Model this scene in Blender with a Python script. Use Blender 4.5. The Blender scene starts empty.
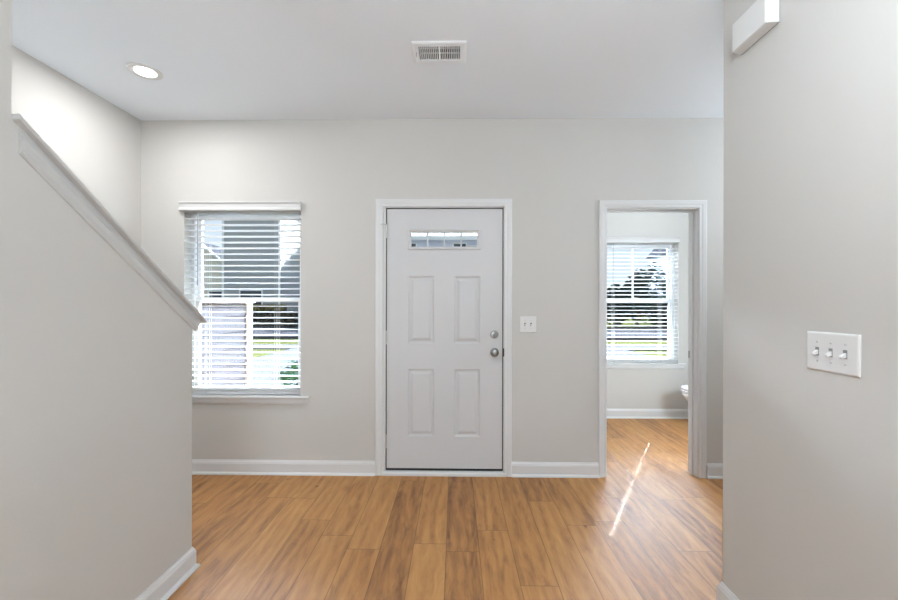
import bpy, bmesh, math, random
from math import pi, sin, cos, tan, radians as R
from mathutils import Vector, Matrix

random.seed(7)
S = bpy.context.scene
COL = S.collection

# ------------------------------------------------------------------ camera
cd = bpy.data.cameras.new('camera')
cd.sensor_fit = 'HORIZONTAL'
cd.sensor_width = 36.0
cd.lens = 400.0 / 898.0 * 36.0
cd.shift_y = 5.0 / 898.0
cd.clip_start = 0.02
cam = bpy.data.objects.new('camera', cd)
COL.objects.link(cam)
cam.matrix_world = (Matrix.Translation((0, 0, 1.315)) @ Matrix.Rotation(R(0.85), 4, 'Z')
                    @ Matrix.Rotation(pi / 2, 4, 'X') @ Matrix.Rotation(R(0.12), 4, 'Z'))
S.camera = cam

# ------------------------------------------------------------------ colour management
vs = S.view_settings
vs.view_transform = 'Standard'
vs.look = 'None'
vs.exposure = 0.07
vs.gamma = 1.0
vs.use_curve_mapping = False

S.cycles.use_light_tree = False     # every light gets its share of rays

# ------------------------------------------------------------------ sky
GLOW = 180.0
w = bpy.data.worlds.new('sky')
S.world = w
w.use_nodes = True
nt = w.node_tree
nt.nodes.clear()
N = nt.nodes.new
L = nt.links.new
out = N('ShaderNodeOutputWorld')
bg = N('ShaderNodeBackground')
geo = N('ShaderNodeTexCoord')
sep = N('ShaderNodeSeparateXYZ')
L(geo.outputs['Generated'], sep.inputs[0])
ramp = N('ShaderNodeValToRGB')
e = ramp.color_ramp.elements
e[0].position = 0.0
e[0].color = (0.84, 0.91, 1.0, 1)
e[1].position = 0.9
e[1].color = (0.60, 0.76, 1.0, 1)
L(sep.outputs['Z'], ramp.inputs[0])
# bright sky band, added above the window sightlines to light room and floor
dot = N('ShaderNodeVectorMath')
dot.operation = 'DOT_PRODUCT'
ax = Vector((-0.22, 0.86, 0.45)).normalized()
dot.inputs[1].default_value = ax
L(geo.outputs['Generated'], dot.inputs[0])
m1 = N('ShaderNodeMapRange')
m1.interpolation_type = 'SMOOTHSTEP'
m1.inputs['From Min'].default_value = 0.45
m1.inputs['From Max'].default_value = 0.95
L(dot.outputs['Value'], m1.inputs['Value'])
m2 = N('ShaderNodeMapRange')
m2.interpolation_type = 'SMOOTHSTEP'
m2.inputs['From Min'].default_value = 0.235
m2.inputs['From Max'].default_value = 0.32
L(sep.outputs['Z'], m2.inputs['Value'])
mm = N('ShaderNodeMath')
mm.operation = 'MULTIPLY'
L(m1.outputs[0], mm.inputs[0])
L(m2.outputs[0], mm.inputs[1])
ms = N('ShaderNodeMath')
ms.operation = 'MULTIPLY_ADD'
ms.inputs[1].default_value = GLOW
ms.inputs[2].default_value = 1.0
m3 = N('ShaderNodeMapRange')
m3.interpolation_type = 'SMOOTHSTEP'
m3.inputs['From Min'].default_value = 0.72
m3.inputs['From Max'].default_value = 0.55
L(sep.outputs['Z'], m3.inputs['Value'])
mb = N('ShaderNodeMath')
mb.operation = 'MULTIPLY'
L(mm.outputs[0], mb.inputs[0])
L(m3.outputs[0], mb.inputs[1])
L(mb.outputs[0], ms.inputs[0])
L(ramp.outputs[0], bg.inputs['Color'])
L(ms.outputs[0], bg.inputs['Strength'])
L(bg.outputs[0], out.inputs[0])


def lamp(name, kind, loc, rot, energy, color=(1, 1, 1), **kw):
    d = bpy.data.lights.new(name, kind)
    d.energy = energy
    d.color = color
    for k, v in kw.items():
        setattr(d, k, v)
    o = bpy.data.objects.new(name, d)
    COL.objects.link(o)
    o.location = loc
    o.rotation_euler = rot
    return o


# sun: it stands in front to the right, 33.6 degrees up
sd = Vector((-1.0105, -1.625, -1.913 * tan(R(33.6))))
so = lamp('sun', 'SUN', (6, 10, 9), (0, 0, 0), 33.0, (1.0, 0.96, 0.89), angle=R(0.22))
so.rotation_euler = sd.to_track_quat('-Z', 'Y').to_euler()
# unseen fill lamps, added to brighten the hall, stairs, passage and bathroom
LC = (0.865, 0.945, 1.0)
lamp('rear_panel_fill', 'AREA', (-0.07, -4.93, 1.2), (R(90), 0, 0), 60, LC, shape='RECTANGLE', size=2.0, size_y=2.1)  # added panel of fill light, standing in for daylight at the rear
lamp('hall_fill', 'POINT', (0.52, 0.50, 2.20), (0, 0, 0), 33, LC, shadow_soft_size=0.16)  # added fill just above the view, no real fixture; brightens the ceiling
lamp('rear_fill', 'POINT', (-0.07, -2.6, 2.33), (0, 0, 0), 57, LC, shadow_soft_size=0.16)  # added fill behind the camera, no fixture there
lamp('stairwell_fill', 'POINT', (-1.95, 0.35, 2.35), (0, 0, 0), 22, (0.97, 0.98, 1.0), shadow_soft_size=0.12)  # unseen fill added behind the full-height wall, brightening stair wall and ceiling
lamp('passage_fill', 'POINT', (2.75, 2.3, 2.2), (0, 0, 0), 26, (0.86, 0.94, 1.0), shadow_soft_size=0.12)  # fill added out of view to brighten the passage wall
lamp('bath_upper_fill', 'POINT', (2.1, 3.75, 2.52), (0, 0, 0), 14, (0.90, 0.96, 1.0), shadow_soft_size=0.12)  # added fill hidden above the doorway, for the upper bathroom walls
lamp('bath_lower_fill', 'POINT', (2.25, 3.30, 0.85), (0, 0, 0), 30, (0.80, 0.92, 1.0), shadow_soft_size=0.08)  # low fill added out of sight for the bathroom wall under the window

# ------------------------------------------------------------------ materials
def mat(name):
    m = bpy.data.materials.new(name)
    m.use_nodes = True
    t = m.node_tree
    return m, t, t.nodes['Principled BSDF']


def simple(name, col, rough=0.5, metal=0.0, spec=0.5, bump=0.0, bscale=300.0, var=0.0, vscale=3.0):
    m, t, p = mat(name)
    p.inputs['Base Color'].default_value = (*col, 1)
    p.inputs['Roughness'].default_value = rough
    p.inputs['Metallic'].default_value = metal
    p.inputs['Specular IOR Level'].default_value = spec
    tc = t.nodes.new('ShaderNodeTexCoord')
    if bump:
        n = t.nodes.new('ShaderNodeTexNoise')
        n.inputs['Scale'].default_value = bscale
        n.inputs['Detail'].default_value = 3
        b = t.nodes.new('ShaderNodeBump')
        b.inputs['Strength'].default_value = bump
        b.inputs['Distance'].default_value = 0.002
        t.links.new(tc.outputs['Object'], n.inputs['Vector'])
        t.links.new(n.outputs['Fac'], b.inputs['Height'])
        t.links.new(b.outputs['Normal'], p.inputs['Normal'])
    if var:
        n = t.nodes.new('ShaderNodeTexNoise')
        n.inputs['Scale'].default_value = vscale
        n.inputs['Detail'].default_value = 5
        mx = t.nodes.new('ShaderNodeMix')
        mx.data_type = 'RGBA'
        mx.inputs['A'].default_value = (*[c * (1 - var) for c in col], 1)
        mx.inputs['B'].default_value = (*[min(1, c * (1 + var)) for c in col], 1)
        t.links.new(tc.outputs['Object'], n.inputs['Vector'])
        t.links.new(n.outputs['Fac'], mx.inputs['Factor'])
        t.links.new(mx.outputs['Result'], p.inputs['Base Color'])
    return m


WALL = simple('greige_wall_paint', (0.60, 0.588, 0.565), 0.75, spec=0.3, bump=0.15, bscale=220)
CEIL = simple('white_ceiling_paint', (0.89, 0.94, 1.0), 0.85, spec=0.2, bump=0.2, bscale=150)
TRIM = simple('white_semigloss_trim', (0.70, 0.705, 0.71), 0.42)
DOORP = simple('white_door_paint', (0.60, 0.603, 0.613), 0.45)
VINYL = simple('white_vinyl', (0.82, 0.83, 0.84), 0.4)
SLAT = simple('white_blind_slat', (0.90, 0.90, 0.90), 0.45)
_t = SLAT.node_tree
_tr = _t.nodes.new('ShaderNodeBsdfTranslucent')
_tr.inputs['Color'].default_value = (0.86, 0.86, 0.86, 1)
_mx = _t.nodes.new('ShaderNodeMixShader')
_mx.inputs[0].default_value = 0.5
_t.links.new(_t.nodes['Principled BSDF'].outputs[0], _mx.inputs[1])
_t.links.new(_tr.outputs[0], _mx.inputs[2])
_t.links.new(_mx.outputs[0], _t.nodes['Material Output'].inputs[0])
CORD = simple('white_cord', (0.75, 0.75, 0.74), 0.8)
WAND = simple('clear_grey_wand', (0.42, 0.43, 0.44), 0.3)
PLASTIC = simple('white_plastic', (0.74, 0.74, 0.735), 0.35)
SCREW = simple('painted_screw', (0.55, 0.55, 0.54), 0.4)
NICKEL = simple('satin_nickel', (0.24, 0.235, 0.23), 0.3, metal=1.0)
HINGE = simple('hinge_metal', (0.62, 0.62, 0.62), 0.35, metal=0.9)
CAPM = simple('satin_cap_paint', (0.56, 0.56, 0.555), 0.5)
VENTM = simple('white_vent_enamel', (0.90, 0.93, 0.97), 0.4)
SLOT = simple('grey_slot', (0.22, 0.22, 0.22), 0.5)
VAL = simple('white_valance', (0.66, 0.66, 0.66), 0.45)
DARK = simple('dark_rubber', (0.02, 0.02, 0.02), 0.7)
DUCT = simple('duct_inside', (0.05, 0.05, 0.05), 0.8)
PORC = simple('white_porcelain', (0.86, 0.86, 0.85), 0.12)
SEATP = simple('white_seat_plastic', (0.86, 0.86, 0.85), 0.25)
CARPET = simple('beige_stair_carpet', (0.55, 0.51, 0.46), 0.95, bump=0.6, bscale=400)
HEX = (0.30, 0.31, 0.33)
SID_GREY = simple('grey_lap_siding', (0.36, 0.365, 0.37), 0.9, spec=0.0)
SID_LAV = simple('pale_blue_lap_siding', (0.55, 0.57, 0.68), 0.9, spec=0.0)
SID_BLUE = simple('slate_blue_lap_siding', (0.27, 0.31, 0.40), 0.9, spec=0.0)
SID_BEIGE = simple('beige_lap_siding', (0.55, 0.50, 0.42), 0.9, spec=0.0)
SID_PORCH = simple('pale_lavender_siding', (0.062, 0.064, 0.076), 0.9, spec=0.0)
EXTW = simple('white_exterior_trim', (0.75, 0.75, 0.75), 0.5)
SHING = simple('grey_roof_shingle', (0.03, 0.03, 0.036), 0.9, spec=0.0, var=0.3, vscale=8)
SHING_PALE = simple('pale_roof_shingle', (0.17, 0.165, 0.165), 0.9, spec=0.0, var=0.1, vscale=8)
WINDK = simple('dark_window_glass', (0.03, 0.04, 0.06), 0.1)
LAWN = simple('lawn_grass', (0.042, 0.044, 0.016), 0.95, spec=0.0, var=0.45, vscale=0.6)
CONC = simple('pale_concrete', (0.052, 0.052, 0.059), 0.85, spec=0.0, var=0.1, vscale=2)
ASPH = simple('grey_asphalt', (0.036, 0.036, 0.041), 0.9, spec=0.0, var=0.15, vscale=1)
LEAF = simple('dark_tree_leaves', (0.016, 0.033, 0.026), 0.8, spec=0.0, var=0.6, vscale=2)
LEAF2 = simple('shrub_leaves', (0.017, 0.055, 0.017), 0.8, spec=0.0, var=0.4, vscale=8)
HEDY = simple('yellow_green_leaves', (0.24, 0.22, 0.045), 0.8, spec=0.0, var=0.2, vscale=6)
BARK = simple('tree_bark', (0.09, 0.07, 0.055), 0.9)
CARP = simple('dark_teal_car_paint', (0.03, 0.06, 0.075), 0.3)
TYRE = simple('black_tyre', (0.015, 0.015, 0.015), 0.8)


def glass_mat():
    m = bpy.data.materials.new('window_glass')
    m.use_nodes = True
    t = m.node_tree
    t.nodes.clear()
    o = t.nodes.new('ShaderNodeOutputMaterial')
    tr = t.nodes.new('ShaderNodeBsdfTransparent')
    tr.inputs[0].default_value = (0.93, 0.96, 0.96, 1)
    gl = t.nodes.new('ShaderNodeBsdfGlossy')
    gl.inputs['Roughness'].default_value = 0.02
    fr = t.nodes.new('ShaderNodeFresnel')
    fr.inputs['IOR'].default_value = 1.35
    mx = t.nodes.new('ShaderNodeMixShader')
    t.links.new(fr.outputs[0], mx.inputs[0])
    t.links.new(tr.outputs[0], mx.inputs[1])
    t.links.new(gl.outputs[0], mx.inputs[2])
    t.links.new(mx.outputs[0], o.inputs[0])
    return m


GLASS = glass_mat()


def emit(name, col, s):
    m, t, p = mat(name)
    p.inputs['Base Color'].default_value = (*col, 1)
    p.inputs['Emission Color'].default_value = (*col, 1)
    p.inputs['Emission Strength'].default_value = s
    return m


LENS = emit('lit_lamp_lens', (1.0, 0.98, 0.95), 6.0)


def floor_mat():
    m, t, p = mat('oak_vinyl_planks')
    nd, lk = t.nodes.new, t.links.new

    def math_(op, a, b=None):
        n = nd('ShaderNodeMath')
        n.operation = op
        for i, v in enumerate((a, b)):
            if v is None:
                continue
            if isinstance(v, (int, float)):
                n.inputs[i].default_value = v
            else:
                lk(v, n.inputs[i])
        return n.outputs[0]

    tc = nd('ShaderNodeTexCoord')
    sp = nd('ShaderNodeSeparateXYZ')
    lk(tc.outputs['Object'], sp.inputs[0])
    PW, PL = 0.178, 1.22
    fx = math_('DIVIDE', math_('ADD', sp.outputs['X'], 0.045), PW)
    row = math_('FLOOR', fx)
    wn = nd('ShaderNodeTexWhiteNoise')
    wn.noise_dimensions = '1D'
    lk(row, wn.inputs['W'])
    fy = math_('ADD', math_('DIVIDE', sp.outputs['Y'], PL), math_('MULTIPLY', wn.outputs['Value'], 7.3))
    cell = math_('FLOOR', fy)
    cv = nd('ShaderNodeCombineXYZ')
    lk(row, cv.inputs[0])
    lk(cell, cv.inputs[1])
    wp = nd('ShaderNodeTexWhiteNoise')
    wp.noise_dimensions = '2D'
    lk(cv.outputs[0], wp.inputs['Vector'])
    # grain coordinates: stretched along the plank, shifted for every plank
    gv = nd('ShaderNodeCombineXYZ')
    lk(math_('ADD', math_('MULTIPLY', sp.outputs['X'], 16.0), math_('MULTIPLY', wp.outputs['Value'], 37.0)), gv.inputs[0])
    lk(math_('ADD', math_('MULTIPLY', sp.outputs['Y'], 3.0), math_('MULTIPLY', wp.outputs['Value'], 91.0)), gv.inputs[1])
    n1 = nd('ShaderNodeTexNoise')
    n1.inputs['Scale'].default_value = 1.0
    n1.inputs['Detail'].default_value = 7
    n1.inputs['Roughness'].default_value = 0.62
    n1.inputs['Distortion'].default_value = 2.2
    lk(gv.outputs[0], n1.inputs['Vector'])
    # cathedral grain
    wv = nd('ShaderNodeTexWave')
    wv.wave_type = 'BANDS'
    wv.bands_direction = 'X'
    wv.inputs['Scale'].default_value = 0.30
    wv.inputs['Distortion'].default_value = 14.0
    wv.inputs['Detail'].default_value = 3.0
    wv.inputs['Detail Scale'].default_value = 0.7
    lk(gv.outputs[0], wv.inputs['Vector'])
    # fine fibres
    fv = nd('ShaderNodeCombineXYZ')
    lk(math_('MULTIPLY', sp.outputs['X'], 160.0), fv.inputs[0])
    lk(math_('MULTIPLY', sp.outputs['Y'], 5.0), fv.inputs[1])
    n2 = nd('ShaderNodeTexNoise')
    n2.inputs['Scale'].default_value = 1.0
    n2.inputs['Detail'].default_value = 4
    lk(fv.outputs[0], n2.inputs['Vector'])
    rp = nd('ShaderNodeValToRGB')
    el = rp.color_ramp.elements
    el[0].position = 0.22
    el[0].color = (0.155, 0.056, 0.014, 1)
    el[1].position = 0.72
    el[1].color = (0.55, 0.280, 0.088, 1)
    mid = el.new(0.47)
    mid.color = (0.40, 0.180, 0.050, 1)
    g = math_('ADD', math_('MULTIPLY', n1.outputs['Fac'], 0.46), math_('MULTIPLY', wv.outputs['Fac'], 0.10))
    g = math_('ADD', g, math_('MULTIPLY', math_('SUBTRACT', n2.outputs['Fac'], 0.5), 0.13))
    g = math_('ADD', g, math_('MULTIPLY', math_('SUBTRACT', wp.outputs['Value'], 0.5), 0.20))
    n3 = nd('ShaderNodeTexNoise')
    n3.inputs['Scale'].default_value = 0.55
    n3.inputs['Detail'].default_value = 5
    n3.inputs['Distortion'].default_value = 2.0
    lk(gv.outputs[0], n3.inputs['Vector'])
    g = math_('ADD', g, math_('MULTIPLY', math_('SUBTRACT', n3.outputs['Fac'], 0.5), 0.45))
    g = math_('ADD', g, 0.21)
    lk(g, rp.inputs[0])
    # knots
    vo = nd('ShaderNodeTexVoronoi')
    kv = nd('ShaderNodeCombineXYZ')
    lk(math_('MULTIPLY', sp.outputs['X'], 3.4), kv.inputs[0])
    lk(math_('MULTIPLY', sp.outputs['Y'], 2.6), kv.inputs[1])
    lk(kv.outputs[0], vo.inputs['Vector'])
    vo.inputs['Scale'].default_value = 1.0
    kn = nd('ShaderNodeMapRange')
    kn.inputs['From Min'].default_value = 0.015
    kn.inputs['From Max'].default_value = 0.05
    kn.inputs['To Min'].default_value = 0.35
    kn.inputs['To Max'].default_value = 1.0
    lk(vo.outputs['Distance'], kn.inputs['Value'])
    # joints between planks
    rx = math_('FRACT', fx)
    ry = math_('FRACT', fy)
    ex = math_('MINIMUM', rx, math_('SUBTRACT', 1.0, rx))
    ey = math_('MULTIPLY', math_('MINIMUM', ry, math_('SUBTRACT', 1.0, ry)), PL / PW)
    ed = math_('MINIMUM', ex, ey)
    jn = nd('ShaderNodeMapRange')
    jn.inputs['From Min'].default_value = 0.004
    jn.inputs['From Max'].default_value = 0.016
    jn.inputs['To Min'].default_value = 0.5
    jn.inputs['To Max'].default_value = 1.0
    lk(ed, jn.inputs['Value'])
    k = math_('MULTIPLY', kn.outputs[0], jn.outputs[0])
    mx = nd('ShaderNodeMix')
    mx.data_type = 'RGBA'
    mx.blend_type = 'MULTIPLY'
    mx.inputs['Factor'].default_value = 1.0
    lk(rp.outputs[0], mx.inputs['A'])
    cb = nd('ShaderNodeCombineColor')
    for i in range(3):
        lk(k, cb.inputs[i])
    lk(cb.outputs[0], mx.inputs['B'])
    lk(mx.outputs['Result'], p.inputs['Base Color'])
    p.inputs['Roughness'].default_value = 0.58
    p.inputs['Specular IOR Level'].default_value = 0.8
    b = nd('ShaderNodeBump')
    b.inputs['Strength'].default_value = 0.25
    b.inputs['Distance'].default_value = 0.002
    lk(math_('ADD', math_('MULTIPLY', g, 0.6), math_('MULTIPLY', jn.outputs[0], 0.8)), b.inputs['Height'])
    lk(b.outputs['Normal'], p.inputs['Normal'])
    return m


FLOOR = floor_mat()

# ------------------------------------------------------------------ mesh helpers
def BM():
    return bmesh.new()


def box(bm, x0, x1, y0, y1, z0, z1):
    vs_ = [bm.verts.new((x, y, z)) for x in (x0, x1) for y in (y0, y1) for z in (z0, z1)]
    for f in ((0, 1, 3, 2), (4, 6, 7, 5), (0, 4, 5, 1), (2, 3, 7, 6), (0, 2, 6, 4), (1, 5, 7, 3)):
        bm.faces.new([vs_[i] for i in f])
    return vs_


def bevbox(bm, x0, x1, y0, y1, z0, z1, b=0.003, seg=2):
    t = BM()
    box(t, x0, x1, y0, y1, z0, z1)
    bmesh.ops.recalc_face_normals(t, faces=t.faces)
    bmesh.ops.bevel(t, geom=t.edges[:], offset=b, segments=seg, profile=0.5, affect='EDGES')
    merge(bm, t)


def merge(bm, t, M=None):
    me = bpy.data.meshes.new('tmp')
    t.to_mesh(me)
    t.free()
    if M is not None:
        me.transform(M)
    bm.from_mesh(me)
    bpy.data.meshes.remove(me)


def prism(bm, pts, axis, a, b):
    """polygon in the plane across `axis` ('X': (y,z), 'Y': (x,z), 'Z': (x,y)) run from a to b"""
    def P(p, q):
        return {'X': (q, p[0], p[1]), 'Y': (p[0], q, p[1]), 'Z': (p[0], p[1], q)}[axis]
    A = [bm.verts.new(P(p, a)) for p in pts]
    B = [bm.verts.new(P(p, b)) for p in pts]
    n = len(pts)
    bm.faces.new(A)
    bm.faces.new(B[::-1])
    for i in range(n):
        bm.faces.new((A[i], B[i], B[(i + 1) % n], A[(i + 1) % n]))


def tube(bm, p0, p1, r0, r1=None, n=16):
    r1 = r0 if r1 is None else r1
    p0, p1 = Vector(p0), Vector(p1)
    d = (p1 - p0).normalized()
    u = d.orthogonal().normalized()
    v = d.cross(u)
    A = [bm.verts.new(p0 + (u * cos(2 * pi * i / n) + v * sin(2 * pi * i / n)) * r0) for i in range(n)]
    B = [bm.verts.new(p1 + (u * cos(2 * pi * i / n) + v * sin(2 * pi * i / n)) * r1) for i in range(n)]
    bm.faces.new(A[::-1])
    bm.faces.new(B)
    for i in range(n):
        bm.faces.new((A[i], A[(i + 1) % n], B[(i + 1) % n], B[i]))


def lathe(bm, prof, origin, axis, n=32):
    """prof: (radius, distance along axis)"""
    o, d = Vector(origin), Vector(axis).normalized()
    u = d.orthogonal().normalized()
    v = d.cross(u)
    rings = []
    for r, h in prof:
        if r < 1e-6:
            rings.append([bm.verts.new(o + d * h)])
        else:
            rings.append([bm.verts.new(o + d * h + (u * cos(2 * pi * i / n) + v * sin(2 * pi * i / n)) * r) for i in range(n)])
    for a, b in zip(rings, rings[1:]):
        for i in range(n):
            j = (i + 1) % n
            q = [a[i % len(a)], a[j % len(a)], b[j % len(b)], b[i % len(b)]]
            q = [x for k, x in enumerate(q) if x not in q[:k]]
            if len(q) > 2:
                bm.faces.new(q)


def loft(bm, rings, cap=True):
    vr = [[bm.verts.new(p) for p in r] for r in rings]
    n = len(vr[0])
    for a, b in zip(vr, vr[1:]):
        for i in range(n):
            bm.faces.new((a[i], a[(i + 1) % n], b[(i + 1) % n], b[i]))
    if cap:
        bm.faces.new(vr[0][::-1])
        bm.faces.new(vr[-1])


def sweep(bm, path, prof):
    """open 2D path on the floor (x,y); prof = (offset to the LEFT of the path, z); mitred corners"""
    P = [Vector(p) for p in path]
    rings = []
    for i, p in enumerate(P):
        d0 = (P[i] - P[i - 1]).normalized() if i > 0 else None
        d1 = (P[i + 1] - P[i]).normalized() if i < len(P) - 1 else None
        d0 = d0 or d1
        d1 = d1 or d0
        n0 = Vector((-d0.y, d0.x))
        n1 = Vector((-d1.y, d1.x))
        m_ = (n0 + n1).normalized()
        k = 1 / max(0.2, m_.dot(n0))
        rings.append([(p.x + m_.x * k * o, p.y + m_.y * k * o, z) for o, z in prof])
    loft(bm, rings)


def rings_panel(bm, x0, x1, z0, z1, y, steps):
    """rectangular recess: steps = (inset, extra depth in +y)"""
    prev = None
    for ins, dy in [(0, 0)] + list(steps):
        r = [bm.verts.new(p) for p in ((x0 + ins, y + dy, z0 + ins), (x1 - ins, y + dy, z0 + ins), (x1 - ins, y + dy, z1 - ins), (x0 + ins, y + dy, z1 - ins))]
        if prev:
            for i in range(4):
                bm.faces.new((prev[i], prev[(i + 1) % 4], r[(i + 1) % 4], r[i]))
        prev = r
    bm.faces.new(prev)


def wall_xz(bm, X0, X1, Z0, Z1, y0, y1, holes):
    xs = sorted({X0, X1, *[h[0] for h in holes], *[h[1] for h in holes]})
    zs = sorted({Z0, Z1, *[h[2] for h in holes], *[h[3] for h in holes]})
    def solid(i, j):
        if i < 0 or j < 0 or i >= len(xs) - 1 or j >= len(zs) - 1:
            return False
        cx, cz = (xs[i] + xs[i + 1]) / 2, (zs[j] + zs[j + 1]) / 2
        return not any(h[0] < cx < h[1] and h[2] < cz < h[3] for h in holes)
    def q(*p):
        bm.faces.new([bm.verts.new(v) for v in p])
    for i in range(len(xs) - 1):
        for j in range(len(zs) - 1):
            if not solid(i, j):
                continue
            a, b, c, d = xs[i], xs[i + 1], zs[j], zs[j + 1]
            q((a, y0, c), (b, y0, c), (b, y0, d), (a, y0, d))
            q((a, y1, c), (a, y1, d), (b, y1, d), (b, y1, c))
            if not solid(i - 1, j): q((a, y0, c), (a, y0, d), (a, y1, d), (a, y1, c))
            if not solid(i + 1, j): q((b, y0, c), (b, y1, c), (b, y1, d), (b, y0, d))
            if not solid(i, j - 1): q((a, y0, c), (a, y1, c), (b, y1, c), (b, y0, c))
            if not solid(i, j + 1): q((a, y0, d), (b, y0, d), (b, y1, d), (a, y1, d))
    bmesh.ops.remove_doubles(bm, verts=bm.verts, dist=1e-5)


def obj(name, bm, m, parent=None, smooth=False, bevel=0.0):
    bmesh.ops.recalc_face_normals(bm, faces=bm.faces)
    me = bpy.data.meshes.new(name)
    bm.to_mesh(me)
    bm.free()
    me.materials.append(m)
    if smooth:
        for p in me.polygons:
            p.use_smooth = True
        me.set_sharp_from_angle(angle=R(40))
    o = bpy.data.objects.new(name, me)
    COL.objects.link(o)
    if parent is not None:
        o.parent = parent
        o.matrix_parent_inverse = Matrix.Identity(4)
        o.location = -parent.location
    if bevel:
        md = o.modifiers.new('bevel', 'BEVEL')
        md.width = bevel
        md.segments = 2
        md.limit_method = 'ANGLE'
    return o


def tag(o, label, cat, group=None, kind=None):
    if label: o['label'] = label
    if cat: o['category'] = cat
    if group: o['group'] = group
    if kind: o['kind'] = kind
    return o


def empty(name, loc, label, cat, group=None, kind=None):
    o = bpy.data.objects.new(name, None)
    o.empty_display_size = 0.1
    COL.objects.link(o)
    o.location = loc
    return tag(o, label, cat, group, kind)


def copy_tree(o, loc):
    c = o.copy()
    COL.objects.link(c)
    c.location = loc
    for ch in o.children:
        d = ch.copy()
        COL.objects.link(d)
        d.parent = c
        for g in ch.children:
            h = g.copy()
            COL.objects.link(h)
            h.parent = d
    return c


# ------------------------------------------------------------------ dimensions
D = 3.088            # inner face of the entry wall
H = 2.75             # ceiling
XS = -2.455           # outer stair wall
XL = -1.306          # face of the stair half wall
XLB = -1.421         # its far face
XR = 1.17            # face of the right wall
DB = 4.704           # bath back wall
YR = 1.762           # end of the right wall
YE = 1.970           # end of the half wall
YF = 1.158           # end of the full-height part
W1 = (-2.112, -1.198, 0.603, 2.062)     # front window opening
W2 = (1.690, 2.604, 0.634, 2.062)       # bath window opening
FD = (-0.552, 0.390, 0.0, 2.082)        # front door rough opening
BD = (1.146, 1.880, 0.0, 2.074)         # bath opening

# ------------------------------------------------------------------ shell
b = BM(); box(b, XS - 0.12, 3.3, -5.2, DB + 0.16, -0.12, 0.0)
tag(obj('floor', b, FLOOR), 'warm oak plank floor running from the hall into the bathroom', 'floor', kind='structure')
VX0, VX1, VY0, VY1 = -0.205, 0.025, 2.205, 2.335      # vent hole
b = BM()
for (a0, a1, c0, c1) in ((XS - 0.12, VX0, -5.2, DB + 0.16), (VX1, 3.3, -5.2, DB + 0.16), (VX0, VX1, -5.2, VY0), (VX0, VX1, VY1, DB + 0.16)):
    box(b, a0, a1, c0, c1, H, H + 0.14)
tag(obj('ceiling', b, CEIL), 'flat white ceiling over the entry hall', 'ceiling', kind='structure')

b = BM(); wall_xz(b, XS - 0.12, 1.0, 0, H, D, D + 0.165, [W1, FD])
tag(obj('wall_front', b, WALL), 'greige entry wall around the white front door', 'wall', kind='structure')
b = BM(); wall_xz(b, 1.0, 3.3, 0, H, D, D + 0.115, [BD])
tag(obj('wall_bath_front', b, WALL), 'greige wall piece around the bathroom doorway', 'wall', kind='structure')
b = BM(); wall_xz(b, 1.0, 3.3, 0, H, DB, DB + 0.165, [W2])
tag(obj('wall_bath_back', b, WALL), 'pale bathroom wall under and around its window', 'wall', kind='structure')
b = BM(); box(b, 1.0, 1.08, D + 0.115, DB, 0, H)
tag(obj('wall_bath_left', b, WALL), 'bathroom side wall hidden beside the doorway', 'wall', kind='structure')
b = BM(); box(b, 3.16, 3.3, D + 0.115, DB, 0, H)
tag(obj('wall_bath_right', b, WALL), 'bathroom side wall behind the toilet', 'wall', kind='structure')
b = BM(); box(b, 3.16, 3.3, YR - 0.115, D, 0, H)
tag(obj('wall_passage', b, WALL), 'end wall of the passage right of the hall', 'wall', kind='structure')
b = BM(); box(b, XS - 0.12, XS, -5.2, D, 0, H)
tag(obj('wall_stair', b, WALL), 'brightly lit outer wall of the staircase under the recessed light', 'wall', kind='structure')
# left wall: half wall beside the stairs, full height nearer the camera
SL = math.atan2(0.647, 0.899)
zc = lambda y: 1.877 - 0.010 - (y - 1.159) * tan(SL)
b = BM(); prism(b, [(-5.2, 0), (YE, 0), (YE, zc(YE)), (YF, zc(YF)), (YF, H), (-5.2, H)], 'X', XLB, XL)
tag(obj('wall_left', b, WALL), 'greige stair wall with a sloping top, beside the stairs', 'wall', kind='structure')
b = BM(); prism(b, [(XR, -5.2), (XR, YR), (3.16, YR), (3.16, YR - 0.115), (XR + 0.115, YR - 0.115), (XR + 0.115, -5.2)], 'Z', 0, H)
tag(obj('wall_right', b, WALL), 'greige wall carrying the three-switch plate and chime box', 'wall', kind='structure')
b = BM(); wall_xz(b, XS - 0.12, XR + 0.115, 0, H, -5.2, -5.08, [(-1.1, 0.96, 0.0, 2.3)])
tag(obj('wall_rear', b, WALL), 'rear wall behind the camera with a patio opening', 'wall', kind='structure')
b = BM()
for (a0, a1, c0, c1) in ((-1.1, -1.04, 0, 2.3), (0.90, 0.96, 0, 2.3), (-0.10, -0.04, 0.06, 2.24), (-1.04, 0.90, 2.24, 2.3), (-1.04, 0.90, 0, 0.06)):
    box(b, a0, a1, -5.19, -5.10, c0, c1)
pd = empty('door_3', (-0.07, -5.15, 0), 'white framed glass patio door behind the camera', 'patio door', kind='structure')
obj('frame', b, VINYL, pd)
b = BM(); box(b, -1.04, 0.90, -5.15, -5.144, 0.06, 2.24)
obj('glass', b, GLASS, pd)

# ------------------------------------------------------------------ baseboards
BASE = [(0, 0), (0.027, 0), (0.0265, 0.006), (0.023, 0.012), (0.014, 0.019), (0.014, 0.082), (0.0115, 0.088), (0.0105, 0.094), (0.006, 0.101), (0.004, 0.108), (0, 0.108)]
def baseboard(name, path, label):
    b = BM(); sweep(b, path, BASE)
    return tag(obj(name, b, TRIM), label, 'baseboard', kind='structure')
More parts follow.
